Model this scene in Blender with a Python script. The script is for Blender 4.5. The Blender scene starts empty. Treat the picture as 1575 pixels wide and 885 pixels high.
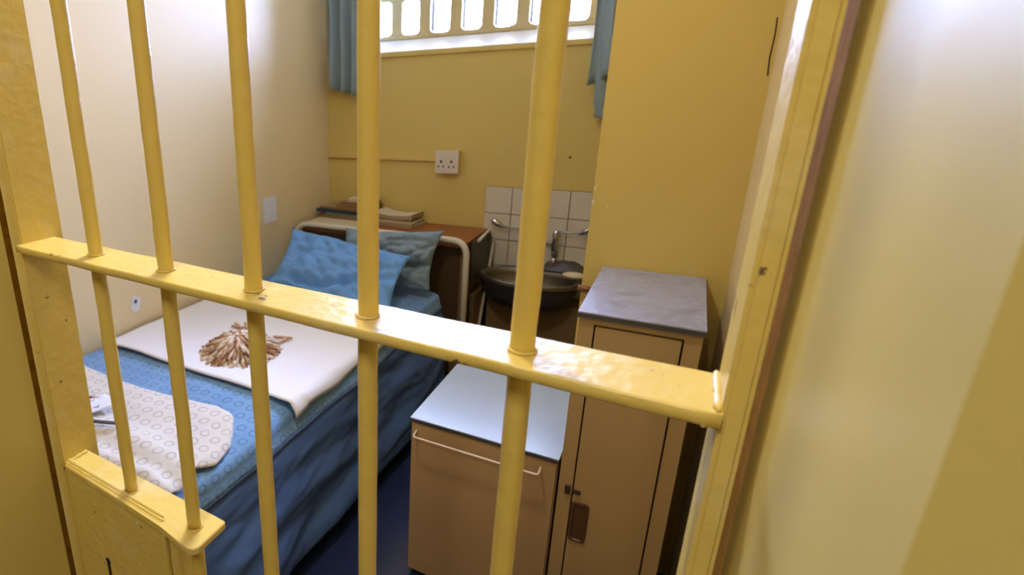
import bpy, bmesh, math, random
from mathutils import Vector, Matrix, noise

C = bpy.context.scene.collection
K, H = 0.92, 1.58            # metres per layout unit, camera height above the floor
def W(x, y, z): return Vector((x * K, y * K, H + z * K))
FL = -H / K                  # floor level in layout units

# ------------------------------------------------------------------ camera
cam = bpy.data.objects.new('camera', bpy.data.cameras.new('camera'))
C.objects.link(cam)
R0 = Vector((0.842728, 0.537749, -0.025205)); R1 = Vector((0.146188, -0.273657, -0.950653)); R2 = Vector((-0.51811, 0.797457, -0.309231))
mw = Matrix((R0, -R1, -R2)).transposed().to_4x4(); mw.translation = W(0, 0, 0)
cam.matrix_world = mw
cam.data.sensor_width = 36; cam.data.lens = 877.52 / 1575 * 36
cam.data.shift_x = (787.5 - 488.19) / 1575; cam.data.shift_y = (434.74 - 442.5) / 1575
cam.data.clip_start = 0.01
cam.data.dof.use_dof = True; cam.data.dof.focus_distance = 0.80; cam.data.dof.aperture_fstop = 9.0
bpy.context.scene.camera = cam

# ------------------------------------------------------------------ sky
wd = bpy.data.worlds.new('overcast_sky'); bpy.context.scene.world = wd; wd.use_nodes = True
bg = wd.node_tree.nodes['Background']; bg.inputs[0].default_value = (0.49, 0.575, 1.0, 1); bg.inputs[1].default_value = 125.0
# portal in the window opening (guides daylight sampling, gives off nothing itself)
pl = bpy.data.lights.new('window_portal', 'AREA'); pl.shape = 'RECTANGLE'; pl.size = 1.5 * K; pl.size_y = 0.95 * K; pl.cycles.is_portal = True
po = bpy.data.objects.new('window_portal', pl); C.objects.link(po); po.location = W(-1.2, 3.8, 0.72); po.rotation_euler = (math.radians(-90), 0, 0)

# ------------------------------------------------------------------ corridor tube lamp
ll = bpy.data.lights.new('corridor_lamp_light', 'AREA'); ll.shape = 'RECTANGLE'; ll.size = 0.07; ll.size_y = 0.5; ll.energy = 16; ll.color = (1.0, 0.93, 0.80)
lo = bpy.data.objects.new('corridor_lamp_light', ll); C.objects.link(lo); lo.location = W(-0.22, -0.62, 1.14)

# ------------------------------------------------------------------ added warm fill light on the cell ceiling, out of view
cl = bpy.data.lights.new('cell_fill_light', 'AREA'); cl.shape = 'DISK'; cl.size = 0.22; cl.energy = 15; cl.color = (1.0, 0.92, 0.74)
co_ = bpy.data.objects.new('cell_fill_light', cl); C.objects.link(co_); co_.location = W(-0.75, 0.95, 1.215)

vs = bpy.context.scene.view_settings
vs.view_transform = 'Standard'; vs.look = 'None'; vs.exposure = 0.0; vs.gamma = 1.0; vs.use_curve_mapping = False
bpy.context.scene.cycles.max_bounces = 12; bpy.context.scene.cycles.diffuse_bounces = 6

# ------------------------------------------------------------------ materials
class NT:
    def __init__(s, m): s.t = m.node_tree; s.n = s.t.nodes; s.l = s.t.links
    def new(s, typ, ins=None, **kw):
        n = s.n.new(typ)
        for k, v in kw.items(): setattr(n, k, v)
        for k, v in (ins or {}).items():
            if hasattr(v, 'is_output'): s.l.new(v, n.inputs[k])
            else: n.inputs[k].default_value = v
        return n
def c4(c): return (c[0], c[1], c[2], 1)
def base(name, rough=0.5, metal=0.0, spec=0.5, coat=0.0):
    m = bpy.data.materials.new(name); m.use_nodes = True; t = NT(m); b = t.n['Principled BSDF']
    b.inputs['Roughness'].default_value = rough; b.inputs['Metallic'].default_value = metal
    b.inputs['Specular IOR Level'].default_value = spec; b.inputs['Coat Weight'].default_value = coat; b.inputs['Coat Roughness'].default_value = 0.15
    return m, t, b
def mat(name, col, rough=0.5, metal=0.0, var=0.08, scale=6.0, bump=0.0, bscale=40.0, spec=0.5, coat=0.0, detail=4.0):
    m, t, b = base(name, rough, metal, spec, coat)
    co = t.new('ShaderNodeTexCoord').outputs['Object']
    n = t.new('ShaderNodeTexNoise', {'Vector': co, 'Scale': scale, 'Detail': detail})
    mix = t.new('ShaderNodeMix', {'Factor': n.outputs['Fac']}, data_type='RGBA')
    mix.inputs[6].default_value = c4([c * (1 - var) for c in col]); mix.inputs[7].default_value = c4([min(1, c * (1 + var)) for c in col])
    t.l.new(mix.outputs[2], b.inputs['Base Color'])
    if bump:
        n2 = t.new('ShaderNodeTexNoise', {'Vector': co, 'Scale': bscale, 'Detail': 3.0})
        bp = t.new('ShaderNodeBump', {'Height': n2.outputs['Fac'], 'Strength': bump, 'Distance': 0.01})
        t.l.new(bp.outputs[0], b.inputs['Normal'])
    return m
def chipped(name, col, chip, thr=0.66, scale=14, rough=0.38, bump=0.15, worn=None):
    """gloss enamel with small chips and pale rubbed patches"""
    m, t, b = base(name, rough)
    co = t.new('ShaderNodeTexCoord').outputs['Object']
    n = t.new('ShaderNodeTexNoise', {'Vector': co, 'Scale': 5.0, 'Detail': 5.0})
    mix = t.new('ShaderNodeMix', {'Factor': n.outputs['Fac']}, data_type='RGBA')
    mix.inputs[6].default_value = c4([c * .92 for c in col]); mix.inputs[7].default_value = c4([c * 1.08 for c in col])
    last = mix.outputs[2]
    if worn:
        n3 = t.new('ShaderNodeTexNoise', {'Vector': co, 'Scale': 9.0, 'Detail': 8.0, 'Roughness': 0.7})
        r3 = t.new('ShaderNodeMapRange', {'Value': n3.outputs['Fac'], 'From Min': 0.52, 'From Max': 0.68, 'To Max': 0.55})
        mx = t.new('ShaderNodeMix', {'Factor': r3.outputs[0]}, data_type='RGBA'); t.l.new(last, mx.inputs[6]); mx.inputs[7].default_value = c4(worn); last = mx.outputs[2]
    n2 = t.new('ShaderNodeTexNoise', {'Vector': co, 'Scale': scale, 'Detail': 6.0, 'Roughness': 0.65})
    r = t.new('ShaderNodeMapRange', {'Value': n2.outputs['Fac'], 'From Min': thr, 'From Max': thr + 0.02})
    mx = t.new('ShaderNodeMix', {'Factor': r.outputs[0]}, data_type='RGBA'); t.l.new(last, mx.inputs[6]); mx.inputs[7].default_value = c4(chip)
    t.l.new(mx.outputs[2], b.inputs['Base Color'])
    n4 = t.new('ShaderNodeTexNoise', {'Vector': co, 'Scale': 60.0, 'Detail': 3.0})
    bp = t.new('ShaderNodeBump', {'Height': n4.outputs['Fac'], 'Strength': bump, 'Distance': 0.01}); t.l.new(bp.outputs[0], b.inputs['Normal'])
    return m
def ringed(name, col, ring, pitch=0.062, rough=0.85, var=0.1, bump=0.1, strength=0.6, col2=None):
    """printed cloth: rows of small rings in the object's horizontal plane"""
    m, t, b = base(name, rough, spec=0.2)
    b.inputs['Sheen Weight'].default_value = 0.2
    co = t.new('ShaderNodeTexCoord').outputs['Object']
    sx = t.new('ShaderNodeSeparateXYZ', {0: co})
    add = t.new('ShaderNodeMath', {0: sx.outputs[0], 1: sx.outputs[2]}, operation='SUBTRACT')
    cells = []
    for o, k in ((add.outputs[0], 1.0), (sx.outputs[1], 1.0)):
        d = t.new('ShaderNodeMath', {0: o, 1: pitch * k}, operation='DIVIDE')
        f = t.new('ShaderNodeMath', {0: d.outputs[0]}, operation='FRACT')
        cells.append(t.new('ShaderNodeMath', {0: f.outputs[0], 1: 0.5}, operation='SUBTRACT').outputs[0])
    cv = t.new('ShaderNodeCombineXYZ', {0: cells[0], 1: cells[1]})
    ln = t.new('ShaderNodeVectorMath', {0: cv.outputs[0]}, operation='LENGTH')
    d = t.new('ShaderNodeMath', {0: ln.outputs['Value'], 1: 0.27}, operation='SUBTRACT')
    a = t.new('ShaderNodeMath', {0: d.outputs[0]}, operation='ABSOLUTE')
    r = t.new('ShaderNodeMapRange', {'Value': a.outputs[0], 'From Min': 0.03, 'From Max': 0.09, 'To Min': strength, 'To Max': 0.0})
    n = t.new('ShaderNodeTexNoise', {'Vector': co, 'Scale': 7.0, 'Detail': 5.0})
    mix = t.new('ShaderNodeMix', {'Factor': n.outputs['Fac']}, data_type='RGBA')
    mix.inputs[6].default_value = c4([c * (1 - var) for c in col]); mix.inputs[7].default_value = c4([c * (1 + var) for c in (col2 or col)])
    n5 = t.new('ShaderNodeTexNoise', {'Vector': co, 'Scale': 25.0, 'Detail': 3.0})
    rr = t.new('ShaderNodeMath', {0: r.outputs[0], 1: n5.outputs['Fac']}, operation='MULTIPLY')
    rr2 = t.new('ShaderNodeMath', {0: rr.outputs[0], 1: 1.7}, operation='MULTIPLY')
    mx = t.new('ShaderNodeMix', {'Factor': rr2.outputs[0]}, data_type='RGBA'); t.l.new(mix.outputs[2], mx.inputs[6]); mx.inputs[7].default_value = c4(ring)
    t.l.new(mx.outputs[2], b.inputs['Base Color'])
    n2 = t.new('ShaderNodeTexNoise', {'Vector': co, 'Scale': 45.0, 'Detail': 4.0})
    bp = t.new('ShaderNodeBump', {'Height': n2.outputs['Fac'], 'Strength': bump, 'Distance': 0.01}); t.l.new(bp.outputs[0], b.inputs['Normal'])
    return m
def stained(name, col, stain, rough=0.25):
    m, t, b = base(name, rough)
    co = t.new('ShaderNodeTexCoord').outputs['Object']
    n = t.new('ShaderNodeTexNoise', {'Vector': co, 'Scale': 7.0, 'Detail': 6.0, 'Roughness': 0.6, 'Distortion': 1.2})
    r = t.new('ShaderNodeMapRange', {'Value': n.outputs['Fac'], 'From Min': 0.48, 'From Max': 0.72})
    mx = t.new('ShaderNodeMix', {'Factor': r.outputs[0]}, data_type='RGBA'); mx.inputs[6].default_value = c4(col); mx.inputs[7].default_value = c4(stain)
    t.l.new(mx.outputs[2], b.inputs['Base Color'])
    rr = t.new('ShaderNodeMapRange', {'Value': n.outputs['Fac'], 'From Min': 0.4, 'From Max': 0.75, 'To Min': rough, 'To Max': rough + 0.3}); t.l.new(rr.outputs[0], b.inputs['Roughness'])
    return m

Y = (0.56, 0.36, 0.07)
M = dict(
    wall=mat('yellow_wall_paint', (0.63, 0.485, 0.14), 0.38, var=.04, scale=2.5, bump=.08, bscale=30),
    wall_daylit=mat('daylit_yellow_wall_paint', (0.74, 0.61, 0.36), 0.42, var=.03, scale=2.0, bump=.06, bscale=25),  # same yellow paint as the back wall, window daylight mixed into the colour
    corridor=mat('corridor_paint', (0.48, 0.36, 0.13), 0.45, var=.03),
    ceiling=mat('ceiling_paint', (0.75, 0.73, 0.66), 0.7, var=.02),
    floor=mat('dark_blue_floor', (0.018, 0.026, 0.07), 0.22, var=.35, scale=5, bump=.05),
    gate=chipped('yellow_gate_enamel', (0.68, 0.515, 0.135), (0.16, 0.10, 0.04), thr=.675, scale=34, worn=(0.74, 0.60, 0.34)),
    bar=chipped('yellow_bar_enamel', (0.68, 0.505, 0.12), (0.25, 0.15, 0.04), thr=.71, scale=30),
    rust=mat('rusty_shaded_gap_steel', (0.21, 0.095, 0.006), 0.9, var=.35, scale=30, bump=.3, spec=.05),  # rust brown, with the shadow inside the gate's gaps put into it
    keyhole=mat('keyhole_black', (0.01, 0.008, 0.005), 0.6),
    jamb=mat('jamb_gloss_paint', (0.64, 0.52, 0.17), 0.5, var=.04, scale=4, bump=.1, bscale=14),
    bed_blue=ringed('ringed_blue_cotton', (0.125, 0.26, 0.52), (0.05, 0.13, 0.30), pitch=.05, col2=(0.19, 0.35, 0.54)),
    skirt=mat('shaded_blue_skirt_cotton', (0.065, 0.13, 0.31), 0.75, var=.25, scale=4, bump=.25, bscale=12),  # bedspread blue darkened, the hanging side's shade is put into the colour
    cream=ringed('ringed_cream_cotton', (0.64, 0.61, 0.56), (0.27, 0.25, 0.22), pitch=.05, strength=.5),
    sheet=mat('white_sheet_cotton', (0.76, 0.76, 0.80), 0.85, var=.03, scale=5, bump=.12, bscale=16),
    pillow_blue=mat('bright_blue_cotton', (0.14, 0.33, 0.68), 0.8, var=.22, scale=7, bump=.3, bscale=14),
    pillow_grey=mat('grey_blue_cotton', (0.19, 0.27, 0.33), 0.8, var=.3, scale=9, bump=.3, bscale=16),
    mattress=mat('mattress_ticking', (0.10, 0.14, 0.22), 0.9),
    curtain=mat('grey_blue_curtain', (0.25, 0.325, 0.33), 0.85, var=.14, scale=8, bump=.1),
    tube=mat('ivory_tube_enamel', (0.62, 0.57, 0.46), 0.35, var=.06, scale=20),
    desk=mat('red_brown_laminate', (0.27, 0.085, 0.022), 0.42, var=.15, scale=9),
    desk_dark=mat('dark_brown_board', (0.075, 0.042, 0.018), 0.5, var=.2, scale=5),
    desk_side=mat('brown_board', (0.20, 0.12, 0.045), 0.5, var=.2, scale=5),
    chair=mat('dark_grey_brown_plastic', (0.055, 0.045, 0.035), 0.5),
    creamboard=mat('cream_board', (0.62, 0.54, 0.34), 0.45, var=.05),
    formica=mat('pale_blue_laminate', (0.42, 0.52, 0.68), 0.24, var=.05, scale=8),
    marbled=stained('marbled_grey_laminate', (0.35, 0.38, 0.55), (0.23, 0.22, 0.27), .24),
    edge=mat('dark_laminate_edge', (0.06, 0.055, 0.05), 0.5),
    locker=mat('tan_locker_enamel', (0.40, 0.265, 0.11), 0.42, var=.06, scale=4),
    lowfront=mat('light_tan_enamel', (0.46, 0.295, 0.14), 0.42, var=.05, scale=3),
    gap=mat('dark_gap', (0.03, 0.014, 0.006), 0.8),
    pull=mat('brown_plastic_pull', (0.085, 0.038, 0.010), 0.45, var=.2, scale=30),
    latch=mat('brown_latch_metal', (0.09, 0.05, 0.04), 0.4, metal=.5),
    wire=mat('pinkish_white_wire', (0.80, 0.66, 0.58), 0.35),
    tile=mat('cream_glazed_tile', (0.64, 0.59, 0.47), 0.25, var=.06, scale=10),
    grout=mat('dark_grout', (0.16, 0.12, 0.06), 0.9, var=.3),
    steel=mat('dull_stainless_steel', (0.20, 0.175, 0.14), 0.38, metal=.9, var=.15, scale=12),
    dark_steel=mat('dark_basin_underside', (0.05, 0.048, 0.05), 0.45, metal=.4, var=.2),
    grime=mat('grimy_counter', (0.075, 0.058, 0.038), 0.4, var=.45, scale=18),
    chrome=mat('chrome', (0.55, 0.56, 0.60), 0.15, metal=1.0),
    soap=mat('cream_soap', (0.72, 0.62, 0.38), 0.4, var=.05),
    boxing=mat('brown_boxing', (0.19, 0.125, 0.055), 0.55, var=.25, scale=5),
    plastic=mat('white_socket_plastic', (0.66, 0.60, 0.50), 0.4, var=.03),
    hole=mat('socket_hole_dark', (0.10, 0.08, 0.06), 0.6),
    trunk=mat('painted_conduit', (0.66, 0.48, 0.16), 0.4, var=.03),
    grille=mat('pale_yellow_grille', (0.56, 0.44, 0.20), 0.4, var=.05, scale=12),
    sill=mat('white_sill', (0.80, 0.80, 0.80), 0.4, var=.02),
    frame_dark=mat('dark_blue_window_steel', (0.015, 0.022, 0.05), 0.4),
    frame_white=mat('white_window_frame', (0.75, 0.77, 0.80), 0.4),
    paper=mat('white_paper', (0.72, 0.74, 0.82), 0.8, var=.03),
    news=mat('newsprint', (0.60, 0.53, 0.36), 0.85, var=.25, scale=60),
    newsdark=mat('brown_newsprint', (0.33, 0.24, 0.13), 0.85, var=.3, scale=50),
    navy=mat('navy_cover', (0.012, 0.03, 0.06), 0.4), teal=mat('pale_teal_cover', (0.22, 0.33, 0.33), 0.5, var=.1),
    brown=mat('brown_cover', (0.24, 0.13, 0.045), 0.6, var=.3, scale=30), olive=mat('olive_cover', (0.30, 0.23, 0.09), 0.6, var=.2, scale=30),
    red=mat('red_pencil', (0.45, 0.05, 0.03), 0.4), ink=mat('grey_drawing_ink', (0.12, 0.12, 0.16), 0.7, var=.3, scale=60), pages=mat('page_edges', (0.55, 0.50, 0.40), 0.9, var=.15, scale=120),
    stick_a=mat('pale_rolled_paper', (0.70, 0.60, 0.52), 0.8, var=.3, scale=70), stick_b=mat('tan_rolled_paper', (0.50, 0.31, 0.19), 0.8, var=.4, scale=70), stick_c=mat('dark_rolled_leaf', (0.30, 0.15, 0.07), 0.8, var=.4, scale=70),
    lamp_body=mat('white_lamp_metal', (0.8, 0.8, 0.78), 0.4), white_scuff=mat('bare_plaster', (0.8, 0.75, 0.65), 0.8), copper=mat('brown_pipe_fitting', (0.22, 0.09, 0.04), 0.4, metal=.4, var=.3, scale=60),
)
g = bpy.data.materials.new('window_glass'); g.use_nodes = True; gt = NT(g); gt.n.remove(gt.n['Principled BSDF'])
tr = gt.new('ShaderNodeBsdfTransparent', {'Color': (0.93, 0.96, 0.97, 1)}); gl = gt.new('ShaderNodeBsdfGlossy', {'Roughness': 0.03})
fr = gt.new('ShaderNodeFresnel', {'IOR': 1.45}); mxs = gt.new('ShaderNodeMixShader', {0: fr.outputs[0], 1: tr.outputs[0], 2: gl.outputs[0]})
gt.l.new(mxs.outputs[0], gt.n['Material Output'].inputs[0]); M['glass'] = g
e = bpy.data.materials.new('glowing_tube'); e.use_nodes = True; b_ = e.node_tree.nodes['Principled BSDF']
b_.inputs['Emission Color'].default_value = (1, .9, .75, 1); b_.inputs['Emission Strength'].default_value = 3.0; M['tube_light'] = e

# ------------------------------------------------------------------ mesh helpers (all take layout units)
ORG = {}
def box(bm, a, b, bev=0.0):
    vs = [bm.verts.new(W(x, y, z)) for x in (a[0], b[0]) for y in (a[1], b[1]) for z in (a[2], b[2])]
    fs = [bm.faces.new([vs[i] for i in q]) for q in ((0,1,3,2),(4,6,7,5),(0,4,5,1),(2,3,7,6),(0,2,6,4),(1,5,7,3))]
    if bev:
        es = list({e for f in fs for e in f.edges})
        bmesh.ops.bevel(bm, geom=es, offset=bev * K, segments=2, affect='EDGES', profile=0.7)
def prism(bm, pts, z0, z1, bev=0.0):
    n = len(pts); a = [bm.verts.new(W(x, y, z0)) for x, y in pts]; b = [bm.verts.new(W(x, y, z1)) for x, y in pts]
    fs = [bm.faces.new(a[::-1]), bm.faces.new(b)] + [bm.faces.new((a[i], a[(i+1) % n], b[(i+1) % n], b[i])) for i in range(n)]
    if bev:
        es = list({e for f in fs for e in f.edges}); bmesh.ops.bevel(bm, geom=es, offset=bev * K, segments=2, affect='EDGES')
def tube(bm, pts, r, seg=14, caps=True, jit=0.0):
    P = [W(*p) for p in pts]; rings = []; up = None
    for i, p in enumerate(P):
        t = (P[min(i+1, len(P)-1)] - P[max(i-1, 0)]).normalized()
        if up is None: up = t.orthogonal().normalized()
        up = (up - t * up.dot(t)).normalized(); s = t.cross(up)
        rr = (r[i] if isinstance(r, (list, tuple)) else r) * K
        ring = []
        for j in range(seg):
            a = 2 * math.pi * j / seg
            q = rr * (1 + (jit * noise.noise(Vector((a * 1.2, p.z * 28, p.x * 9))) if jit else 0))
            ring.append(bm.verts.new(p + up * math.cos(a) * q + s * math.sin(a) * q))
        rings.append(ring)
    for A, B in zip(rings, rings[1:]):
        for j in range(seg): bm.faces.new((A[j], A[(j+1) % seg], B[(j+1) % seg], B[j])).smooth = True
    if caps: bm.faces.new(rings[0][::-1]); bm.faces.new(rings[-1])
def arc(pts, rad, n=6):
    """round the corners of a polyline"""
    out = [Vector(pts[0])]
    for a, b, c in zip(pts, pts[1:], pts[2:]):
        a, b, c = Vector(a), Vector(b), Vector(c); p = b + (a - b).normalized() * rad; q = b + (c - b).normalized() * rad
        for i in range(n + 1):
            t = i / n; out.append(p * (1-t)**2 + b * 2*t*(1-t) + q * t*t)
    out.append(Vector(pts[-1])); return [tuple(v) for v in out]
def grid(bm, f, nu, nv, smooth=True, close_u=False):
    vv = [[bm.verts.new(W(*f(i / nu, j / nv))) for j in range(nv + 1)] for i in range(nu + 1)]
    for i in range(nu):
        for j in range(nv): bm.faces.new((vv[i][j], vv[i+1][j], vv[i+1][j+1], vv[i][j+1])).smooth = smooth
    return vv
def origin_of(o):
    v = Vector((0, 0, 0))
    while o: v = v + o.location; o = o.parent
    return v
def obj(name, bm, m, parent=None, label=None, cat=None, group=None, kind=None, solid=0.0):
    bmesh.ops.remove_doubles(bm, verts=bm.verts, dist=1e-6)
    bmesh.ops.recalc_face_normals(bm, faces=bm.faces)
    if parent is None:
        xs = [v.co for v in bm.verts]; o0 = Vector(((min(v.x for v in xs)+max(v.x for v in xs))/2, (min(v.y for v in xs)+max(v.y for v in xs))/2, min(v.z for v in xs)))
    else: o0 = origin_of(parent)
    bmesh.ops.translate(bm, verts=bm.verts, vec=-o0)
    me = bpy.data.meshes.new(name); bm.to_mesh(me); bm.free()
    o = bpy.data.objects.new(name, me); C.objects.link(o)
    for mm in (m if isinstance(m, list) else [m]): me.materials.append(M[mm])
    if parent is None: o.location = o0
    else: o.parent = parent
    if label: o['label'] = label
    if cat: o['category'] = cat
    if group: o['group'] = group
    if kind: o['kind'] = kind
    if solid:
        s = o.modifiers.new('thickness', 'SOLIDIFY'); s.thickness = solid * K; s.offset = 1
    return o
def bx(name, a, b, m, parent=None, bev=0.0, **kw):
    bm = bmesh.new(); box(bm, a, b, bev); return obj(name, bm, m, parent, **kw)
def thing(name, at, label, cat, group=None, kind=None):
    o = bpy.data.objects.new(name, None); C.objects.link(o); o.location = W(*at); o.empty_display_size = .1
    o['label'] = label; o['category'] = cat
    if group: o['group'] = group
    if kind: o['kind'] = kind
    return o
def struct(name, bm, m, parent=None): return obj(name, bm, m, parent, kind=None if parent else 'structure')
def sbox(name, a, b, m, parent=None, bev=0.0):
    bm = bmesh.new(); box(bm, a, b, bev); return struct(name, bm, m, parent)
N = lambda x, y, z=0: noise.noise(Vector((x, y, z)))

# ------------------------------------------------------------------ room shell
CZ, KZ = 1.30, 1.20                       # cell and corridor ceiling levels
XL, XR, YB, YC = -2.10, 0.155, 3.42, 2.08
YF0, YF1 = 0.176, 0.52                    # front wall, corridor face to cell face
DX0, DX1 = -0.838, 0.0610                  # doorway reveals
sbox('floor', (-3.2, -1.6, FL - .1), (.9, 3.8, FL), 'floor')
sbox('ceiling', (XL - .2, YF0, CZ), (XR + .4, YB + .4, CZ + .1), 'ceiling')
sbox('wall_left', (XL - .2, YF1, FL), (XL, YB + .4, CZ), 'wall_daylit')
sbox('wall_right', (XR, YF1, FL), (XR + .3, YB + .4, CZ), 'wall_daylit')
# back wall with the window opening
WX0, WX1, WZ0, WZ1 = -1.93, -0.44, 0.25, 1.16
bm = bmesh.new()
box(bm, (XL, YB, FL), (XR, YB + .4, WZ0)); box(bm, (XL, YB, WZ1), (XR, YB + .4, CZ)); box(bm, (XL, YB, WZ0), (WX0, YB + .4, WZ1)); box(bm, (WX1, YB, WZ0), (XR, YB + .4, WZ1))
back = struct('wall_back', bm, 'wall')
# boxed-out pipe chase at the right of the cell
sbox('wall_recess', (-0.253, YC, FL), (XR, YB, CZ), 'wall')
# front wall with doorway, corridor side
bm = bmesh.new()
box(bm, (-3.2, YF0, FL), (DX0, .441, CZ)); box(bm, (DX1, YF0, FL), (.9, .415, CZ)); box(bm, (DX0, YF0, .62), (DX1, .415, CZ))
struct('wall_front', bm, 'jamb')
bm = bmesh.new()
box(bm, (XL - .2, .441, FL), (-.872, YF1, CZ)); box(bm, (.068, .415, FL), (XR + .3, YF1, CZ)); box(bm, (-.872, .415, .66), (.068, YF1, CZ))
struct('trim_1', bm, 'rust')
sbox('wall_corridor', (-3.2, -1.6, FL), (.9, -1.5, CZ), 'corridor')
sbox('wall_corridor_left', (-3.2, -1.6, FL), (-3.1, YF0, CZ), 'corridor')
sbox('wall_corridor_right', (.8, -1.6, FL), (.9, YF0, CZ), 'corridor')
sbox('ceiling_corridor', (-3.2, -1.6, KZ), (.9, YF0, KZ + .1), 'ceiling')

# wall tiles above the basin
TS = .158
bx('grout', (-1.0, YB - .006, -1.32), (-1.0 + 4 * TS + .05, YB, -.53), 'grout', back)
for r in range(5):
    for c in range(4):
        x = -1.0 + c * TS; z = -.53 - r * TS
        j = .0012 * N(c * 3.1, r * 2.7)
        bx('tile', (x + .0022, YB - .012 + j, z - TS + .0022), (x + TS - .0022, YB - .0055, z - .0022), 'tile', back, bev=.0015)
# scuffs where paint has come off by the tiles
random.seed(4)
for x, z, s in ((-.250, -.355, .005), (-.248, -.31, .004), (-.205, -.365, .003)):
    bm = bmesh.new(); prism(bm, [(x + s * (1 + .4 * math.sin(3 * a)) * math.cos(a), 0) for a in (0,)] or [], 0, 0) if False else None
    vs_ = [bm.verts.new(W(x + s * .6 * math.cos(a) * (1 + .3 * math.sin(2 * a)), YC - .0012, z + s * 1.6 * math.sin(a))) for a in [i * math.pi / 5 for i in range(10)]]
    bm.faces.new(vs_); obj('paint_scuff', bm, 'white_scuff', bpy.data.objects['wall_recess'], solid=.001)
bm = bmesh.new()
for (a_, b_) in (((.143, .072), (.1455, .03)), ((.1455, .03), (.144, -.03)), ((.144, -.03), (.1475, -.075))):
    tube(bm, [(a_[0], YC - .0005, a_[1] + .1), (b_[0], YC - .0005, b_[1] + .1)], .0016, 5)
obj('wall_crack', bm, 'gap', bpy.data.objects['wall_recess'])
bx('nail', (-.556, YB - .012, -.352), (-.548, YB, -.344), 'gap', back)

# window: sloped sill, frame, glazing
win = sbox('window_1', (WX0, YB - .014, .222), (WX1, YB + .002, .251), 'wall', bev=.004)
bm = bmesh.new()
vv = [W(WX0, YB + .001, .2515), W(WX1, YB + .001, .2515), W(WX1, 3.60, .335), W(WX0, 3.60, .335), W(WX1, 3.82, .335), W(WX0, 3.82, .335), W(WX0, 3.82, .26), W(WX1, 3.82, .26)]
vs_ = [bm.verts.new(v) for v in vv]
bm.faces.new((vs_[0], vs_[1], vs_[2], vs_[3])); bm.faces.new((vs_[3], vs_[2], vs_[4], vs_[5])); bm.faces.new((vs_[5], vs_[4], vs_[7], vs_[6])); bm.faces.new((vs_[0], vs_[6], vs_[7], vs_[1])); bm.faces.new((vs_[0], vs_[3], vs_[5], vs_[6])); bm.faces.new((vs_[1], vs_[7], vs_[4], vs_[2]))
struct('window_sill', bm, 'sill', win)
gx = [-1.880, -1.683, -1.495, -1.298, -1.105, -.908, -.715, -.527]
def grille():
    G = thing('window_grille', (-1.2, 3.60, .335), 'pale yellow flat-bar security grille fixed in the window opening above the desk', 'grille')
    bx('bottom_rail', (WX0, 3.585, .333), (WX1, 3.615, .357), 'grille', G, bev=.003)
    bx('middle_rail', (WX0, 3.584, .556), (WX1, 3.616, .60), 'grille', G, bev=.003)
    bx('top_rail', (WX0, 3.585, 1.13), (WX1, 3.615, 1.158), 'grille', G, bev=.003)
    for x in gx: bx('bar', (x - .036, 3.588, .34), (x + .036, 3.612, 1.14), 'grille', G, bev=.003)
    bm = bmesh.new(); r = .03       # rounded inner corners of the openings
    for x in gx:
        for s in (-1, 1):
            for zc, up in ((.357, 1), (.556, -1)):
                x0 = x + s * .035; pts = [(x0, zc)]
                for i in range(6):
                    a = i / 5 * math.pi / 2; pts.append((x0 + s * (r - r * math.sin(a)), zc + up * (r - r * math.cos(a))))
                A = [bm.verts.new(W(px, 3.590, pz)) for px, pz in pts]; B = [bm.verts.new(W(px, 3.610, pz)) for px, pz in pts]
                bm.faces.new(A); bm.faces.new(B[::-1])
                for i in range(len(A)): bm.faces.new((A[i], A[(i+1) % len(A)], B[(i+1) % len(A)], B[i]))
    obj('corner_fillet', bm, 'grille', G, kind='stuff')
grille()
bm = bmesh.new()
box(bm, (WX0, 3.69, .335), (WX1, 3.73, .36)); box(bm, (WX0, 3.69, 1.12), (WX1, 3.73, 1.16)); box(bm, (WX0, 3.69, .335), (WX0 + .03, 3.73, 1.16)); box(bm, (WX1 - .03, 3.69, .335), (WX1, 3.73, 1.16))
box(bm, (-1.005, 3.69, .335), (-.985, 3.73, 1.16))
struct('window_frame', bm, 'frame_white', win)
for x in (-1.482, -1.285, -1.088, -.888, -.69):
    sbox('glazing_bar', (x - .013, 3.68, .335), (x + .013, 3.74, 1.16), 'frame_dark', win)
xs = [WX0 + .03, -1.482, -1.285, -1.088, -.995, -.888, -.69, WX1 - .03]
for a, b in zip(xs, xs[1:]): sbox('glass_pane', (a + .006, 3.706, .355), (b - .006, 3.711, 1.125), 'glass', win)

# curtains
def curtain(label, x0, x1, top, botf, folds, amp, ph):
    cur = thing('curtain', (x0, 3.36, top), label, 'curtain', )
    bm = bmesh.new()
    def f(u, v):
        zb = botf(u); z = top + (zb - top) * v
        x = x0 + (x1 - x0) * u + .010 * N(u * 4, v * 2, ph)
        y = 3.345 + amp * math.sin(u * folds * 2 * math.pi + ph + .6 * N(u * 2, v * 1.5)) * (.6 + .4 * v) + .01 * N(u * 9, v * 4, 3)
        return x, y, z
    grid(bm, f, 72, 26)
    obj('cloth', bm, 'curtain', cur, solid=.004)
    return cur
rod = thing('curtain_rod', (-1.2, 3.36, 1.20), 'thin curtain rod above the window, holding both grey-blue curtains', 'rod')
bm = bmesh.new(); tube(bm, [(-2.08, 3.345, 1.21), (-.27, 3.345, 1.21)], .009); obj('pole', bm, 'tube', rod)
for x in (-2.07, -.29):
    bx('bracket', (x - .01, 3.34, 1.20), (x + .01, 3.42, 1.22), 'tube', rod)
curtain('grey-blue curtain hanging straight in folds left of the barred window', -2.06, -1.78, 1.205, lambda u: .055 - .07 * u, 3.6, .032, 1.0)
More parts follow.
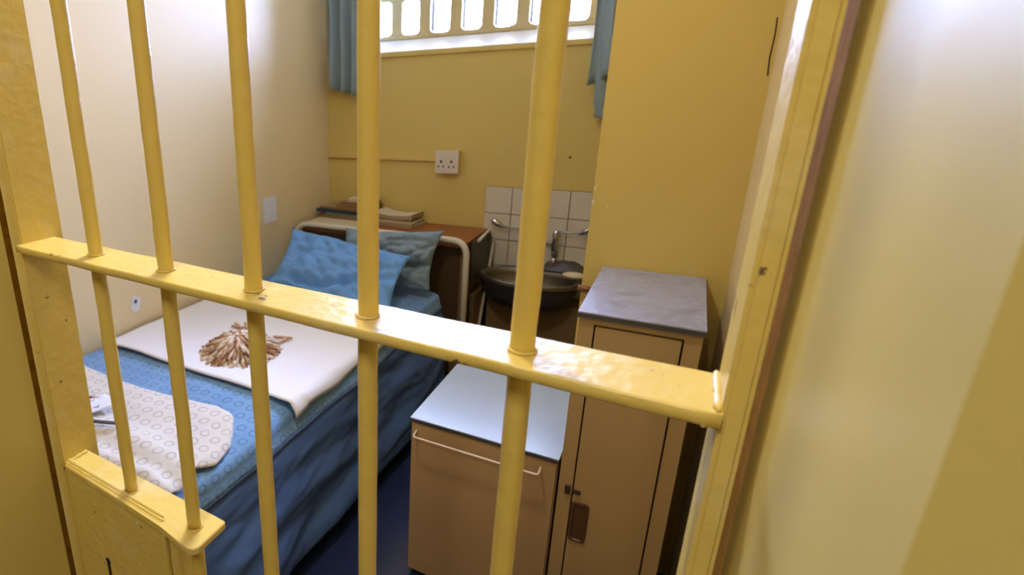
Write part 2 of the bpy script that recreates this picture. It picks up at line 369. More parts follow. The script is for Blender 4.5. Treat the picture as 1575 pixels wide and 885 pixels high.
# right curtain is bunched and its hem is folded up
cr = thing('curtain', (-.42, 3.36, 1.2), 'grey-blue curtain with rolled-up hem, bunched right of the window', 'curtain')
bm = bmesh.new()
def fr_(u, v):
    z = 1.205 + ((.02 + .10 * u) - 1.205) * v
    x = -.490 + .20 * u - .03 * (1 - v) * (1 - u) * 2 * 0 + .012 * N(u * 3, v * 3, 5)
    y = 3.30 + .035 * math.sin(u * 2.6 * math.pi * 2 * .55 + 1.5 * N(0, v * 2)) - .02 * u
    return x, y, z
grid(bm, fr_, 40, 24); obj('cloth', bm, 'curtain', cr, solid=.004)
bm = bmesh.new()
def fl_(u, v):
    z = .11 - .235 * v - .05 * u * v; a = u * math.pi * 1.6
    x = -.385 - .085 * math.cos(a * .6) * (1 - .25 * v) + .008 * N(u * 7, v * 6); y = 3.345 - .03 * math.sin(a) * (1 - .3 * v) + .008 * N(u * 9, v * 7, 2)
    return x, y, z
grid(bm, fl_, 30, 14); obj('hanging_hem', bm, 'curtain', cr, solid=.004)

# ------------------------------------------------------------------ corridor lamp (behind the camera)
L = thing('ceiling_lamp', (-.22, -.62, KZ), 'corridor tube lamp fixed to the ceiling outside the cell', 'lamp')
bx('housing', (-.30, -1.06, KZ - .035), (-.14, -.18, KZ - .001), 'lamp_body', L, bev=.004)
bm = bmesh.new(); tube(bm, [(-.22, -1.03, KZ - .046), (-.22, -.21, KZ - .046)], .012); obj('tube', bm, 'tube_light', L)

CL_ = thing('ceiling_lamp', (-.75, .95, CZ), 'round fill lamp added out of view on the cell ceiling just inside the gate', 'lamp')  # added body for the fill light that brightens the back of the cell
bm = bmesh.new()
grid(bm, lambda u, v: (-.75 + (.14 - .02 * v) * math.cos(u * 2 * math.pi), .95 + (.14 - .02 * v) * math.sin(u * 2 * math.pi), CZ - .001 - .06 * v), 32, 2); obj('housing', bm, 'lamp_body', CL_)
bm = bmesh.new(); bm.faces.new([bm.verts.new(W(-.75 + .122 * math.cos(a), .95 + .122 * math.sin(a), CZ - .058)) for a in [i * math.pi / 16 for i in range(32)]]); obj('diffuser', bm, 'tube_light', CL_)

# ------------------------------------------------------------------ gate
TY = -.0539
def gy(x): return .43 + TY * (x + .089)
G = thing('cell_gate', (-.38, .45, FL), 'yellow enamelled barred steel cell gate in the foreground doorway', 'gate')
GB, GT = FL + .03, .60
def rotbox(bm, x0, x1, dy0, dy1, z0, z1, bev=.0015):
    pts = [(x0, gy(x0) + dy0), (x1, gy(x1) + dy0), (x1, gy(x1) + dy1), (x0, gy(x0) + dy1)]
    prism(bm, pts, z0, z1, bev)
# posts: flat strip deep in Y with a narrow front face
bm = bmesh.new(); rotbox(bm, -.834, -.803, -.022, .046, GB, GT, .002); obj('frame_post', bm, 'gate', G)
bm = bmesh.new(); rotbox(bm, .0395, .0535, -.030, .034, GB, GT, .003); obj('frame_post', bm, 'gate', G)
bm = bmesh.new(); rotbox(bm, -.803, .0395, -.022, .034, GT - .05, GT, .002); obj('top_rail', bm, 'gate', G)
bm = bmesh.new(); rotbox(bm, -.803, .0395, -.022, .034, GB, GB + .05, .002); obj('bottom_rail', bm, 'gate', G)
# the flat crossbar, slightly uneven from welding
def crossbar(zt, th=.0105, d0=-.031, d1=.033):
    bm = bmesh.new(); n = 60; sec = []
    for i in range(n + 1):
        x = -.804 + (.8445) * i / n; y = gy(x); w = .0012 * N(x * 9, 1.3)
        prof = [(d0, -.0015), (d0 + .0015, 0), (d1 - .0015, 0), (d1, -.0015), (d1, -th + .0015), (d1 - .0015, -th), (d0 + .0015, -th), (d0, -th + .0015)]
        sec.append([bm.verts.new(W(x, y + a + (w if a > 0 else -w * .6), zt + b + .0008 * N(x * 14, 5.1))) for a, b in prof])
    for A, B in zip(sec, sec[1:]):
        for j in range(8): bm.faces.new((A[j], A[(j+1) % 8], B[(j+1) % 8], B[j])).smooth = j not in (1, 5)
    bm.faces.new(sec[0]); bm.faces.new(sec[-1][::-1]); return obj('crossbar', bm, 'gate', G)
crossbar(-.1935); crossbar(-1.22)
barx = [-.089 - .14044 * i for i in range(5)]
ZP = -.570                                # lock plate level
def rod_(x, z0, z1):
    n = max(2, int((z1 - z0) / .02)); bm = bmesh.new()
    tube(bm, [(x + .0006 * N(x * 50, k * .6), gy(x) + .0006 * N(x * 30, k * .5, 4), z0 + (z1 - z0) * k / n) for k in range(n + 1)], .0096, 20, jit=.05)
    return obj('bar', bm, 'bar', G)
for i, x in enumerate(barx):
    if i < 3: rod_(x, GB + .03, GT - .03)
    else: rod_(x, ZP - .001, GT - .03); rod_(x, GB + .03, ZP - .012)
# welds
def bead(bm, pts, r):
    n = len(pts); tube(bm, pts, [r * (1 + .7 * N(i * 1.3, p[0] * 60, p[1] * 60)) * (.35 if i in (0, n - 1) else 1) for i, p in enumerate(pts)], 7)
bm = bmesh.new()
for x in barx:
    for zt, s in ((-.1935, 1), (-.2045, -1)) + (((ZP, 1),) if x < -.45 else ()):
        pts = [(x + (.0105) * math.cos(a), gy(x) + .0105 * math.sin(a), zt + s * .0012) for a in [math.pi * 2 * k / 18 for k in range(19)]]
        bead(bm, pts, .0013)
for k in range(1): bead(bm, [(.038, gy(0) - .03 + .062 * t / 12, -.192) for t in range(13)], .0026)
bead(bm, [(.037 - .001 * t, gy(0) - .031, -.193 - .012 * t / 6) for t in range(7)], .0022)
obj('weld_bead', bm, 'gate', G, kind='stuff')
# lock box
LB = bmesh.new()
pts = [(-.803, .494), (-.500, .4835)] + [(-.4845 + .006 * math.cos(a), .478 + .006 * math.sin(a)) for a in (1.2, .6, 0)] + [(-.478, .428), (-.481, .420), (-.490, .4165), (-.556, .428), (-.800, .4465)]
prism(LB, pts, ZP - .0105, ZP, .0012); obj('lock_top_plate', LB, 'gate', G)
bm = bmesh.new()
prism(bm, [(-.834, .4560), (-.556, .4405), (-.556, .4355), (-.834, .4515)], ZP - .40, ZP + .002, .001)
lp = obj('lock_front_plate', bm, 'gate', G)
bm = bmesh.new()
def fy(x): return .4515 - .0567 * (x + .838) - .0006
kx, kz = -.7195, -.7275
out = [(kx + .0065 * math.cos(a), kz + .0065 * math.sin(a)) for a in [math.pi * (-.25 + 1.5 * i / 10) for i in range(11)]] + [(kx - .0035, kz - .036), (kx + .0035, kz - .036)]
A = [bm.verts.new(W(px, fy(px), pz)) for px, pz in out]; bm.faces.new(A); obj('keyhole', bm, 'keyhole', lp)
for px, pz, s, m in ((-.735, -.636, .0018, 'rust'), (-.618, -.600, .0026, 'white_scuff'), (-.611, -.605, .0016, 'rust')):
    bm = bmesh.new(); bm.faces.new([bm.verts.new(W(px + s * math.cos(a), fy(px) - .0002, pz + s * (1 + .3 * math.sin(3*a)) * math.sin(a))) for a in [i * .628 for i in range(10)]]); obj('paint_chip', bm, m, lp)
bm = bmesh.new(); bead(bm, [(-.832 + .27 * t / 40, .4565 - .0567 * .27 * t / 40 + .002, ZP + .001) for t in range(41)], .0034)
bead(bm, [(-.80, .452 + .04 * t / 9, ZP + .001) for t in range(10)], .003); obj('weld_bead', bm, 'gate', G, kind='stuff')
bm = bmesh.new(); box(bm, (-.800, .462, ZP - .40), (-.575, .482, ZP - .011)); obj('lock_case', bm, 'rust', G)
bm = bmesh.new(); box(bm, (-.561, .444, GB), (-.543, .476, ZP - .011), .001); obj('lock_side_strip', bm, 'gate', G)

# ------------------------------------------------------------------ bed
BX0, BX1, BY0, BY1, BZ = -2.085, -1.055, .80, 2.86, -1.04
bed = thing('bed', (-1.57, 1.83, FL), 'single bed with an ivory tube headboard along the left wall', 'bed')
bx('mattress', (BX0 + .01, BY0 + .02, -1.28), (BX1 - .025, BY1 - .02, -1.062), 'mattress', bed, bev=.03)
bx('bed_base', (BX0 + .02, BY0 + .03, -1.42), (BX1 - .04, BY1 - .03, -1.285), 'desk_dark', bed, bev=.005)
for x in (BX0 + .05, BX1 - .08):
    bm = bmesh.new(); tube(bm, [(x, BY0 + .07, FL), (x, BY0 + .07, -1.41)], .016); obj('leg', bm, 'tube', bed)
bm = bmesh.new(); tube(bm, arc([(-2.035, 2.915, FL), (-2.035, 2.915, -.755), (-.935, 2.915, -.755), (-.935, 2.915, FL)], .085), .0175, 16); obj('headboard_tube', bm, 'tube', bed)
# bedspread: top, rolled edge, hanging skirt
bm = bmesh.new()
def spread(u, v):
    y = BY0 - .02 + (BY1 - BY0 + .02) * u
    s = v                                       # across: 0 wall .. 1 skirt hem
    flat = BX1 - BX0
    wob = .016 * N(y * 2.3, 7.7) + .01 * N(y * 6, 2.2)
    if s < .55:
        t = s / .55; x = BX0 + (flat - .03 + wob) * t; z = BZ - .004 + .010 * N(x * 3, y * 3) + .004 * N(x * 11, y * 9, 3)
        z -= .012 * max(0, (t - .85) / .15) ** 2
        if y > 2.7: z += .0
    elif s < .62:
        t = (s - .55) / .07; a = t * math.pi / 2
        x = BX1 - .03 + wob + .032 * math.sin(a); z = BZ - .016 - .034 * (1 - math.cos(a)) + .006 * N(3, y * 6)
    else:
        t = (s - .62) / .38
        fold = .020 * t ** .7 * math.sin(y * 5.0 + t * 3.4 + 1.4 * N(y * 1.5, t)) + .030 * min(1, t * 4) * N(y * 2.6 + t * 3.2, t * 5 - y * .8, 8) + .012 * min(1, t * 5) * abs(N(y * 6 + t * 6, t * 9 - y * 3, 2))
        ridge = .008 * math.exp(-((t - .07) / .025) ** 2) - .005 * math.exp(-((t - .115) / .02) ** 2)
        x = BX1 + .002 + wob * (1 - t) + .075 * t + fold + ridge
        z = BZ - .05 - .53 * t + .01 * N(y * 3, t)
    return x, y, z
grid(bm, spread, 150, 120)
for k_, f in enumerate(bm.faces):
    if (k_ % 120 + .5) / 120 > .655: f.material_index = 1  # below the piping the cloth takes the colour with shade in it
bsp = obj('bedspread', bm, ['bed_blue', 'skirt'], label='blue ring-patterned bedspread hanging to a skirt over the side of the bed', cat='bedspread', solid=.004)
bm = bmesh.new()
tube(bm, [((lambda q: (q[0] + .004, q[1], q[2]))(spread(i / 80, .655))) for i in range(81)], .0055, 8); obj('piping', bm, 'skirt', bsp)
# foot end of the spread
bm = bmesh.new()
grid(bm, lambda u, v: (BX0 + (BX1 - BX0 + .01) * u + .07 * v * u, BY0 - .022 - .02 * v + .018 * math.sin(u * 22) * v, BZ - .012 - .55 * v), 60, 14); obj('foot_skirt', bm, 'skirt', bsp, solid=.004)

# white sheet
bm = bmesh.new()
def wsh(u, v):
    x = -2.078 + 1.075 * u; y = 1.455 + .76 * v + .012 * N(u * 3, 0) * (1 - v) - .02 * u * (1 - v)
    z = BZ + .018 + .006 * N(x * 3, y * 3) + .003 * N(x * 9, y * 8, 3)
    if u > .93:
        t = (u - .93) / .07; x -= .035 * t * t; z -= .045 * t * t; z += .008 * math.sin(v * 14) * t
    if u > .955 and v < .1: z -= .01
    return x, y, z
grid(bm, wsh, 80, 50); obj('sheet', bm, 'sheet', label='plain white sheet laid across the middle of the blue bed', cat='sheet', solid=.006)

# cream cloth thrown over the foot of the bed
def inter(tab, s):
    for (a, va), (b, vb) in zip(tab, tab[1:]):
        if s <= b: return va + (vb - va) * (s - a) / (b - a)
    return tab[-1][1]
def ccloth(u, v):
    yb = inter([(0, 1.265), (.35, 1.235), (.6, 1.25), (.85, 1.29), (.94, 1.27), (1, 1.20)], u)
    xr = inter([(0, -1.06), (.3, -1.065), (.45, -1.10), (.62, -1.065), (.85, -1.09), (1, -1.13)], v)
    x = -2.07 + (xr + 2.07) * u; y = .80 + (yb - .80) * v
    z = BZ + .024 + .010 * N(x * 3.5, y * 4, 1) + .006 * N(x * 8, y * 9, 2)
    z += .022 * math.exp(-((y - (1.02 - .06 * u)) / .05) ** 2) * (.3 + .7 * u)
    z += .018 * math.exp(-((y - (.89 - .02 * u)) / .025) ** 2) * u
    st = ((x + 1.165) + (y - 1.13) * .12) / .012
    z -= .012 / (1 + math.exp(-max(-20, min(20, st)))) - .007 * math.exp(-((st + 1.5) / 2.2) ** 2)
    ed = min(1 - u, 1 - v) * 30
    if ed < 1: z -= .018 * (1 - ed) ** 2
    return x, y, z
bm = bmesh.new(); grid(bm, ccloth, 170, 70)
cc = obj('blanket', bm, 'cream', label='cream ring-patterned cloth crumpled over the near end of the bed', cat='blanket', solid=.006)
# drawings and pencil at the wall side
bm = bmesh.new(); grid(bm, lambda u, v: (-1.66 + .10 * u + .03 * v, .99 + .11 * v - .02 * u, BZ + .056 + .006 * math.sin(u * 3)), 8, 8)
pp = obj('drawing_sheet', bm, 'paper', label='small white paper with a grey sketch on the cream cloth, beside the gate post', cat='paper', solid=.001)
random.seed(3)
for k in range(7):
    bm = bmesh.new(); x = -1.645 + .012 * k + random.uniform(-.01, .01); y = 1.02 + random.uniform(-.015, .05)
    tube(bm, [(x, y, BZ + .0605), (x + random.uniform(-.01, .02), y + .018, BZ + .0615), (x + random.uniform(-.015, .02), y + .034, BZ + .0605)], .0012, 5); obj('pencil_stroke', bm, 'ink', pp)
bm = bmesh.new(); tube(bm, [(-1.70, 1.045, BZ + .052), (-1.56, 1.088, BZ + .06)], .0042, 7); obj('pencil', bm, 'red', label='thin red pencil on the cream cloth near the gate post', cat='pencil')
bm = bmesh.new(); tube(bm, [(-1.545, .945, BZ + .058), (-1.42, .99, BZ + .062)], .006, 7); obj('pen', bm, 'ink', label='short grey pen on the cream cloth, nearest the gate', cat='pen')

# pile of sticks
random.seed(11)
px0, py0 = -1.487, 1.675
protos = []
for k, m in enumerate(('stick_a', 'stick_b', 'stick_c')):
    for s in range(2):
        bm = bmesh.new(); n = 5
        tube(bm, [(.012 * math.sin(i * .8 + s) * .15, -.045 + .09 * i / n, .0) for i in range(n + 1)], [.0062 * (1 + .18 * math.sin(i * 2 + k)) for i in range(n + 1)], 8)
        bmesh.ops.translate(bm, verts=bm.verts, vec=-W(0, 0, 0)); me = bpy.data.meshes.new('rolled_stick'); bm.to_mesh(me); bm.free(); me.materials.append(M[m]); protos.append(me)
lab = 'short brown and white rolled stick in the round pile on the white sheet'
def stick(r, a, lift, pitch, yaw, me):
    o = bpy.data.objects.new('rolled_stick', me); C.objects.link(o)
    o.location = W(px0 + r * math.cos(a), py0 + r * math.sin(a), BZ + .030 + lift)
    o.rotation_euler = (Matrix.Rotation(a - math.pi / 2 + yaw, 3, 'Z') @ Matrix.Rotation(-pitch, 3, 'X')).to_euler()
    o['label'] = lab; o['category'] = 'stick'; o['group'] = 'rolled sticks in the round pile'
for (nn, rr, lift, pit) in ((54, .130, .002, .12), (48, .116, .018, .34), (40, .095, .036, .36), (30, .070, .050, .30), (20, .045, .060, .22), (9, .020, .066, .1)):
    for i in range(nn):
        a = 2 * math.pi * (i + random.uniform(-.25, .25)) / nn
        stick(rr * random.uniform(.93, 1.06), a, lift + random.uniform(-.003, .003), pit + random.uniform(-.1, .1), random.uniform(-.16, .16) * (1 if rr > .1 else 2.2), protos[random.choice((0, 0, 1, 1, 2, 3, 2, 4, 5))])
for (x, y, a) in ((-1.66, 1.87, .3), (-1.645, 1.86, .9), (-1.63, 1.885, .1), (-1.40, 1.86, 2.2), (-1.38, 1.83, .6)):
    dx, dy = x - px0, y - py0; stick(math.hypot(dx, dy), math.atan2(dy, dx), .004, .05, a, protos[2])

# pillows
def pillow(name, cen, ux, vx, thick, m, label, seed, wr=1.0):
    """ux, vx: half-width and half-height vectors"""
    c = Vector(cen); U = Vector(ux); V = Vector(vx); Nn = U.cross(V).normalized(); bm = bmesh.new()
    def side(sg):
        def f(a, b):
            s, t = a * 2 - 1, b * 2 - 1
            e = (1 - abs(s) ** 3.2) * (1 - abs(t) ** 3.2); h = max(e, 0) ** .55
            k = 1 - .10 * (1 - abs(t) ** 2) * abs(s) ** 4 ; k2 = 1 - .10 * (1 - abs(s) ** 2) * abs(t) ** 4
            w = wr * (.024 * N(s * 2.2, t * 2.2, seed) - .045 * (1 - abs(N(s * 3.2 + t * 1.5, t * 2.6 - s, seed + 3)) * 2.2) ** 3 * .5 + .010 * N(s * 8, t * 8, seed + 5))
            crease = -.045 * wr * math.exp(-((s * -.45 + t + .42 - .18 * math.sin(s * 3 + seed)) / .12) ** 2) - .030 * wr * math.exp(-((s + .35 * t + .42) / .10) ** 2) * max(0, t + .2) - .022 * wr * math.exp(-((s * .8 - t - .25) / .09) ** 2) * max(0, s + .3)
            p = c + U * s * k + V * t * k2 + Nn * (sg * thick * h + (w + crease) * h * (1 if sg > 0 else -.5) + .01 * N(s * 3, t * 3, seed + 9))
            return tuple(p)
        return f
    for sg in (1, -1): grid(bm, side(sg), 48, 36)
    bmesh.ops.remove_doubles(bm, verts=bm.verts, dist=.0008)
    return obj(name, bm, m, label=label, cat='pillow')
pillow('pillow', (-1.335, 2.76, -.86), (.285, .03, .015), (.012, .060, .155), .075, 'pillow_grey', 'grey-blue pillow standing behind the bright blue one against the headboard', 2.0, 1.2)
pillow('pillow', (-1.50, 2.50, -.885), (.385, -.02, -.035), (-.02, .16, .125), .085, 'pillow_blue', 'bright blue crumpled pillow lying in front of the grey-blue pillow', 5.0, 1.4)

# ------------------------------------------------------------------ desk behind the headboard
desk = thing('desk', (-1.5, 3.2, FL), 'desk with red-brown top between the headboard and the back wall', 'desk')
DZ = -.785
bx('desk_top', (-2.06, 2.96, DZ - .022), (-.965, 3.405, DZ), 'desk', desk, bev=.003)
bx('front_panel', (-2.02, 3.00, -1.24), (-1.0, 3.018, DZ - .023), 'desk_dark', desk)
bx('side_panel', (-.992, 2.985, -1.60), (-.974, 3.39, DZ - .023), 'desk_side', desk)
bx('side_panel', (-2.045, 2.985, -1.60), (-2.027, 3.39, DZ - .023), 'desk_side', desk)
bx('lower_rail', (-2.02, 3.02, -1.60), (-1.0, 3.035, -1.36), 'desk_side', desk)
# folded chair against the desk end
ch = thing('folding_chair', (-.93, 3.2, FL), 'folded tube-frame chair with dark panels leaning on the right end of the desk', 'chair')
bm = bmesh.new()
tube(bm, arc([(-.930, 3.10, -.79), (-.930, 3.30, -.768), (-.925, 3.390, -.85), (-.912, 2.99, FL)], .03), .0085, 12); obj('tube_frame', bm, 'tube', ch)
bm = bmesh.new(); prism(bm, [(-.958, 3.06), (-.940, 3.06), (-.940, 3.375), (-.958, 3.375)], -1.02, -.79, .004); obj('back_panel', bm, 'chair', ch)
bm = bmesh.new(); prism(bm, [(-.952, 3.06), (-.925, 3.06), (-.925, 3.36), (-.952, 3.36)], -1.50, -1.10, .004); obj('seat_panel', bm, 'desk_side', ch)
# cream board and the papers
bm = bmesh.new(); prism(bm, arc([(-2.065, 2.955), (-1.66, 2.955), (-1.62, 3.20), (-2.065, 3.24)], .03, 4)[1:-1] if False else [(-2.055, 2.972), (-2.035, 2.955), (-1.675, 2.955), (-1.635, 3.20), (-2.055, 3.24)], DZ + .001, DZ + .014, .002)
obj('board', bm, 'creamboard', label='cream board on the left end of the brown desk top', cat='board')
def sheaf(name, cx, cy, w, d, rot, z0, z1, m, label, grp, curl=0.0, cat='magazine'):
    bm = bmesh.new(); c, s = math.cos(rot), math.sin(rot)
    def P(a, b): return (cx + a * c - b * s, cy + a * s + b * c)
    n = 10; top = []; bot = []
    for i in range(n + 1):
        for j in range(5):
            a = (i / n - .5) * w; b = (j / 4 - .5) * d; x, y = P(a, b); k = curl * ((abs(i / n - .5) * 2) ** 2) + .25 * curl * N(a * 9, b * 9, cx)
            top.append(bm.verts.new(W(x, y, z1 + k))); bot.append(bm.verts.new(W(x, y, z0 + k * .6)))
    for i in range(n):
        for j in range(4):
            q = [i * 5 + j, (i + 1) * 5 + j, (i + 1) * 5 + j + 1, i * 5 + j + 1]
            bm.faces.new([top[k] for k in q]); bm.faces.new([bot[k] for k in q[::-1]])
    ring = [i * 5 for i in range(n + 1)] + [n * 5 + j for j in range(1, 5)] + [i * 5 + 4 for i in range(n - 1, -1, -1)] + [j for j in range(3, 0, -1)]
    for a, b in zip(ring, ring[1:] + ring[:1]):
        f = bm.faces.new((top[a], top[b], bot[b], bot[a])); f.material_index = 1
    return obj(name, bm, [m, {'book': m, 'magazine': 'newsdark', 'newspaper': 'newsdark'}[name] if name != 'magazine' else ('news' if m == 'news' else 'brown')], label=label, cat=cat, group=grp)
G1 = 'books and papers stacked on the left of the desk'
z = DZ + .0145
for (n_, cx_, cy_, w_, d_, r_, h_, m_, lb, ct) in (
    ('book', -1.90, 3.29, .30, .17, -.03, .018, 'brown', 'brown book at the very bottom of the left pile on the desk', 'book'),
    ('book', -1.84, 3.30, .34, .18, -.05, .020, 'teal', 'pale teal book second from the bottom in the left pile on the desk', 'book'),
    ('book', -1.88, 3.29, .38, .19, -.04, .018, 'navy', 'dark navy book in the middle of the left pile on the desk', 'book'),
    ('magazine', -1.86, 3.30, .37, .18, -.04, .014, 'olive', 'tan magazine on top of the navy book in the left pile', 'magazine'),
    ('magazine', -1.80, 3.31, .26, .16, .06, .020, 'brown', 'brown magazine upper middle of the left pile on the desk', 'magazine'),
    ('magazine', -1.79, 3.31, .22, .15, -.02, .018, 'newsdark', 'faded brown magazine below the topmost one of the left pile', 'magazine'),
    ('magazine', -1.77, 3.32, .18, .13, .08, .020, 'news', 'small beige magazine topmost of the left pile on the desk', 'magazine')):
    sheaf(n_, cx_, cy_, w_, d_, r_, z, z + h_, m_, lb, G1, 0.0, ct); z += h_ + .0006
G2 = 'newspapers stacked on the middle of the desk'
z = DZ + .001
for (cx_, cy_, w_, d_, r_, h_, m_, lb, cu) in (
    (-1.50, 3.29, .28, .20, -.10, .013, 'newsdark', 'brownish newspaper at the bottom of the pile in the middle of the desk', 0),
    (-1.51, 3.29, .27, .19, -.02, .014, 'news', 'beige newspaper in the middle of the newspaper pile on the desk', 0),
    (-1.52, 3.30, .26, .18, .03, .010, 'newsdark', 'dark-edged newspaper just under the curling one on the desk', 0),
    (-1.515, 3.30, .27, .17, -.06, .022, 'news', 'curling folded newspaper topmost of the newspaper pile on the desk', .018)):
    sheaf('newspaper', cx_, cy_, w_, d_, r_, z, z + h_, m_, lb, G2, cu, 'newspaper'); z += h_ + .001 + cu * .3

# ------------------------------------------------------------------ conduit and socket
bm = bmesh.new(); box(bm, (-2.09, YB - .022, -.396), (-1.305, YB - .0002, -.376), .003)
obj('cable_conduit', bm, 'trunk', label='thin yellow-painted cable conduit running to the socket on the back wall', cat='conduit')
so = thing('wall_socket', (-1.235, YB, -.46), 'square white double wall socket on the yellow back wall', 'socket')
bx('back_box', (-1.300, YB - .045, -.455), (-1.165, YB - .0002, -.330), 'trunk', so, bev=.002)
fp = bx('face_plate', (-1.305, YB - .058, -.460), (-1.160, YB - .045, -.325), 'plastic', so, bev=.004)
for hx, hz, r in ((-1.268, -.391, .0085), (-1.203, -.391, .0085), (-1.283, -.421, .006), (-1.253, -.421, .006), (-1.218, -.421, .006), (-1.188, -.421, .006)):
    bm = bmesh.new(); bm.faces.new([bm.verts.new(W(hx + r * math.cos(a), YB - .0583, hz + r * math.sin(a))) for a in [i * math.pi / 6 for i in range(12)]]); obj('socket_hole', bm, 'hole', fp)
for hx in (-1.25, -1.215): bx('switch', (hx - .008, YB - .062, -.362), (hx + .008, YB - .058, -.344), 'plastic', fp, bev=.001)

# label paper and patch on left wall
bx('paper_label', (XL, 2.668, -.720), (XL + .002, 2.79, -.565), 'paper', label='small white paper label stuck on the left wall above the bed', cat='label')
bm = bmesh.new(); bm.faces.new([bm.verts.new(W(XL + .0015, 1.655 + (.030 + .006 * math.sin(4*a)) * math.cos(a), -.905 + .040 * math.sin(a))) for a in [i * math.pi / 8 for i in range(16)]])
hp = obj('wall_patch', bm, 'paper', label='round pale filler patch low on the left wall above the bed', cat='patch', solid=.0008)
bx('screw', (XL + .001, 1.648, -.900), (XL + .006, 1.662, -.885), 'ink', hp)

# ------------------------------------------------------------------ basin
bs = thing('basin', (-.66, 3.25, -1.2), 'stainless steel wash basin with oval bowl under the tiles', 'basin')
cx, cy, rz = -.665, 3.19, -.985
bm = bmesh.new(); n = 48; prof = [(1.06, -.022), (1.07, -.004), (1.04, .004), (.98, .002), (.93, -.006), (.90, -.03), (.86, -.07), (.74, -.105), (.45, -.125), (.10, -.128)]
rings = []
for s, dz in prof:
    rings.append([bm.verts.new(W(cx + .262 * s * math.cos(a), cy + .165 * s * math.sin(a), rz + dz)) for a in [2 * math.pi * i / n for i in range(n)]])
for A, B in zip(rings, rings[1:]):
    for i in range(n): bm.faces.new((A[i], A[(i+1) % n], B[(i+1) % n], B[i])).smooth = True
bm.faces.new(rings[-1]); bowl = obj('bowl', bm, 'steel', bs)
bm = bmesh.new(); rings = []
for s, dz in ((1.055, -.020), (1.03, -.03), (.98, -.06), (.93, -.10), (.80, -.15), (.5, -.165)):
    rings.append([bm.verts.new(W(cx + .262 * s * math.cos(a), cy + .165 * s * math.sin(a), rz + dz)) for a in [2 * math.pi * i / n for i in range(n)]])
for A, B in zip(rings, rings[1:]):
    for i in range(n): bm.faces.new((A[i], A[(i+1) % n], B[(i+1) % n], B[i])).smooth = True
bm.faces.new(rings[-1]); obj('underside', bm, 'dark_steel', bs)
bm = bmesh.new(); bm.faces.new([bm.verts.new(W(cx + .022 * math.cos(a), cy + .015 * math.sin(a), rz - .1265)) for a in [i * math.pi / 8 for i in range(16)]]); obj('drain', bm, 'hole', bowl)
bm = bmesh.new()
pts = [(-.73, 3.405)] + [(cx + .275 * math.cos(a), cy + .178 * math.sin(a)) for a in [math.pi * (.58 - .44 * i / 14) for i in range(15)]] + [(-.385, 3.20), (-.385, 3.405)]
prism(bm, pts, rz - .03, rz + .004, .002); obj('back_ledge', bm, 'grime', bs)
bm = bmesh.new()
grid(bm, lambda u, v: (-.63 + .235 * u, 3.405 - .075 * v, rz + .004 + (.055 * math.sin(u * math.pi) ** .4 + .008 * N(u * 5, v * 3)) * math.cos(v * 1.5)), 24, 8); obj('raised_back', bm, 'grime', bs)
bx('pipe_boxing', (-.895, 3.23, FL), (-.36, 3.40, rz - .16), 'boxing', bs)
bm = bmesh.new(); grid_pts = None
bmesh.ops.create_uvsphere(bm, u_segments=24, v_segments=12, radius=1.0)
for v in bm.verts:
    q = v.co.copy(); v.co = W(-.435 + .062 * q.x, 3.235 + .036 * q.y, rz + .026 + .017 * (q.z if q.z > 0 else q.z * 1.0))
for f in bm.faces: f.smooth = True
obj('soap', bm, 'soap', label='oval cream bar of soap on the back ledge of the basin', cat='soap')
bx('soap_chip', (-.60, 3.345, rz + .0045), (-.57, 3.36, rz + .018), 'soap', label='small pale soap scrap on the basin ledge under the taps', cat='soap', bev=.004)

# elbow-lever taps
tp = thing('mixer_tap', (-.66, YB, -.9), 'chrome wall tap with two long elbow levers over the basin', 'tap')
for x, sgn in ((-.575, 1), (-.745, -1)):
    tb = bmesh.new(); tube(tb, [(x, 3.385, -.905), (x, 3.38, -.86), (x, 3.38, -.80), (x, 3.38, -.765), (x, 3.38, -.75)], [.017, .021, .017, .020, .011], 16); body = obj('tap_body', tb, 'chrome', tp)
    tb = bmesh.new(); tube(tb, [(x, 3.38, -.84), (x, YB - .013, -.84)], .014, 12); obj('wall_flange', tb, 'chrome', body)
    tb = bmesh.new(); tube(tb, [(x, 3.38, -.757), (x + sgn * .115, 3.365, -.757)], .0050, 10); lv = obj('lever', tb, 'chrome', tp)
    tb = bmesh.new(); tube(tb, [(x + sgn * .112, 3.365, -.757), (x + sgn * .128, 3.362, -.754), (x + sgn * .150, 3.355, -.740), (x + sgn * .180, 3.35, -.722), (x + sgn * .190, 3.35, -.716)], [.006, .011, .017, .018, .008], 14); obj('paddle', tb, 'chrome', lv)
tb = bmesh.new(); tube(tb, [(-.745, 3.38, -.83), (-.575, 3.38, -.83)], .0095, 10); obj('bridge', tb, 'chrome', tp)
tb = bmesh.new(); tube(tb, arc([(-.66, 3.38, -.83), (-.66, 3.30, -.80), (-.66, 3.23, -.83), (-.66, 3.22, -.87)], .03), .011, 12); obj('spout', tb, 'chrome', tp)
tb = bmesh.new(); tube(tb, [(-.575, 3.385, -.905), (-.575, 3.385, -.98)], .012, 12); obj('inlet_pipe', tb, 'chrome', tp)
# pipe stub by the chase
fb = bmesh.new(); tube(fb, [(-.262, YC - .02, -.652), (-.205, YC - .02, -.655)], [.012, .010], 10)
obj('pipe_fitting', fb, 'copper', label='small brown pipe fitting on the yellow wall corner right of the soap', cat='pipe')

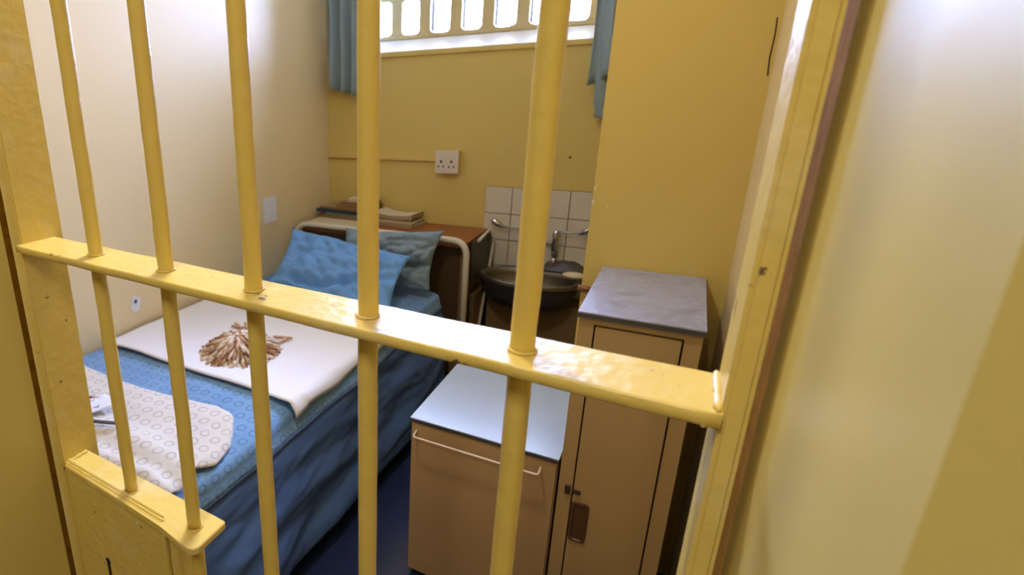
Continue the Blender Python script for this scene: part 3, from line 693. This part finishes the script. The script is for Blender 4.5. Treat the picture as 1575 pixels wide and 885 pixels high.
# ------------------------------------------------------------------ tall locker
LT = thing('tall_locker', (-.045, 1.85, FL), 'tall narrow tan locker with a stained grey marbled top', 'locker')
x0, x1, y0, y1, zt = -.190, .094, 1.60, YC - .004, -.568
bx('top', (x0 - .004, y0 - .010, zt - .018), (x1 + .004, y1, zt), 'marbled', LT, bev=.0015)
bx('edge_strip', (x0 - .0045, y0 - .0108, zt - .0165), (x1 + .0045, y0 - .009, zt - .004), 'edge', LT)
fx0, fx1, fz = -.152, .056, -.604
bm = bmesh.new()
box(bm, (x0, y0, FL + .02), (fx0, y1, zt - .0185)); box(bm, (fx1, y0, FL + .02), (x1, y1, zt - .0185)); box(bm, (fx0, y0, fz), (fx1, y1, zt - .0185)); box(bm, (fx0, y0, FL + .02), (fx1, y1, FL + .06))
obj('body', bm, 'locker', LT)
bx('door_recess', (fx0, y0 + .012, FL + .06), (fx1, y0 + .02, fz), 'gap', LT)
d = bx('door', (fx0 + .0045, y0 - .001, FL + .066), (fx1 - .0045, y0 + .011, fz - .0055), 'locker', LT, bev=.0012)
# recessed finger pull
pz0, pz1, pxa, pxb = -1.312, -1.170, -.147, -.098
def rrect(xa, xb, za, zb, r, y, k=5):
    out = []
    for cx_, cz_, a0 in ((xb - r, zb - r, 0), (xa + r, zb - r, 90), (xa + r, za + r, 180), (xb - r, za + r, 270)):
        for i in range(k + 1):
            a = math.radians(a0 + 90 * i / k); out.append((cx_ + r * math.cos(a), y, cz_ + r * math.sin(a)))
    return out
bm = bmesh.new(); Rg = []
for ins, yy in ((0, y0 - .001), (.0015, y0 - .006), (.007, y0 - .0065), (.010, y0 - .003), (.013, y0 - .002)):
    Rg.append([bm.verts.new(W(*p)) for p in rrect(pxa + ins, pxb - ins, pz0 + ins, pz1 - ins, max(.012 - ins * .5, .004), yy)])
for A, B in zip(Rg, Rg[1:]):
    for i in range(len(A)): bm.faces.new((A[i], A[(i+1) % len(A)], B[(i+1) % len(A)], B[i]))
bm.faces.new(Rg[-1]); fpul = obj('finger_pull', bm, 'pull', d)
bx('latch', (-.150, y0 - .008, -1.143), (-.128, y0 - .001, -1.130), 'latch', d, bev=.002)
bx('latch_keeper', (-.171, y0 - .009, -1.150), (-.156, y0 + .001, -1.122), 'latch', LT, bev=.002)

# low locker
LL = thing('low_locker', (-.435, 1.85, FL), 'low tan locker with a pale blue top and white wire rail', 'locker')
x0, x1, zt = -.670, -.196, -1.046
bx('top', (x0 - .004, y0 - .004, zt - .004), (x1, YC, zt), 'formica', LL, bev=.001)
bx('edge_strip', (x0 - .003, y0 - .003, zt - .0165), (x1 - .001, YC, zt - .0042), 'edge', LL)
bx('body', (x0, y0 + .012, FL + .02), (x1 - .002, YC, zt - .017), 'locker', LL)
lf = bx('front_panel', (x0 + .001, y0, FL + .03), (x1 - .006, y0 + .011, zt - .0175), 'lowfront', LL, bev=.001)
bm = bmesh.new(); zr, yr = -1.098, y0 - .035
tube(bm, arc([(-.650, y0, zr + .006), (-.650, yr, zr), (-.245, yr, zr), (-.245, y0, zr + .006)], .012, 4), .0034, 10); obj('wire_rail', bm, 'wire', LL)
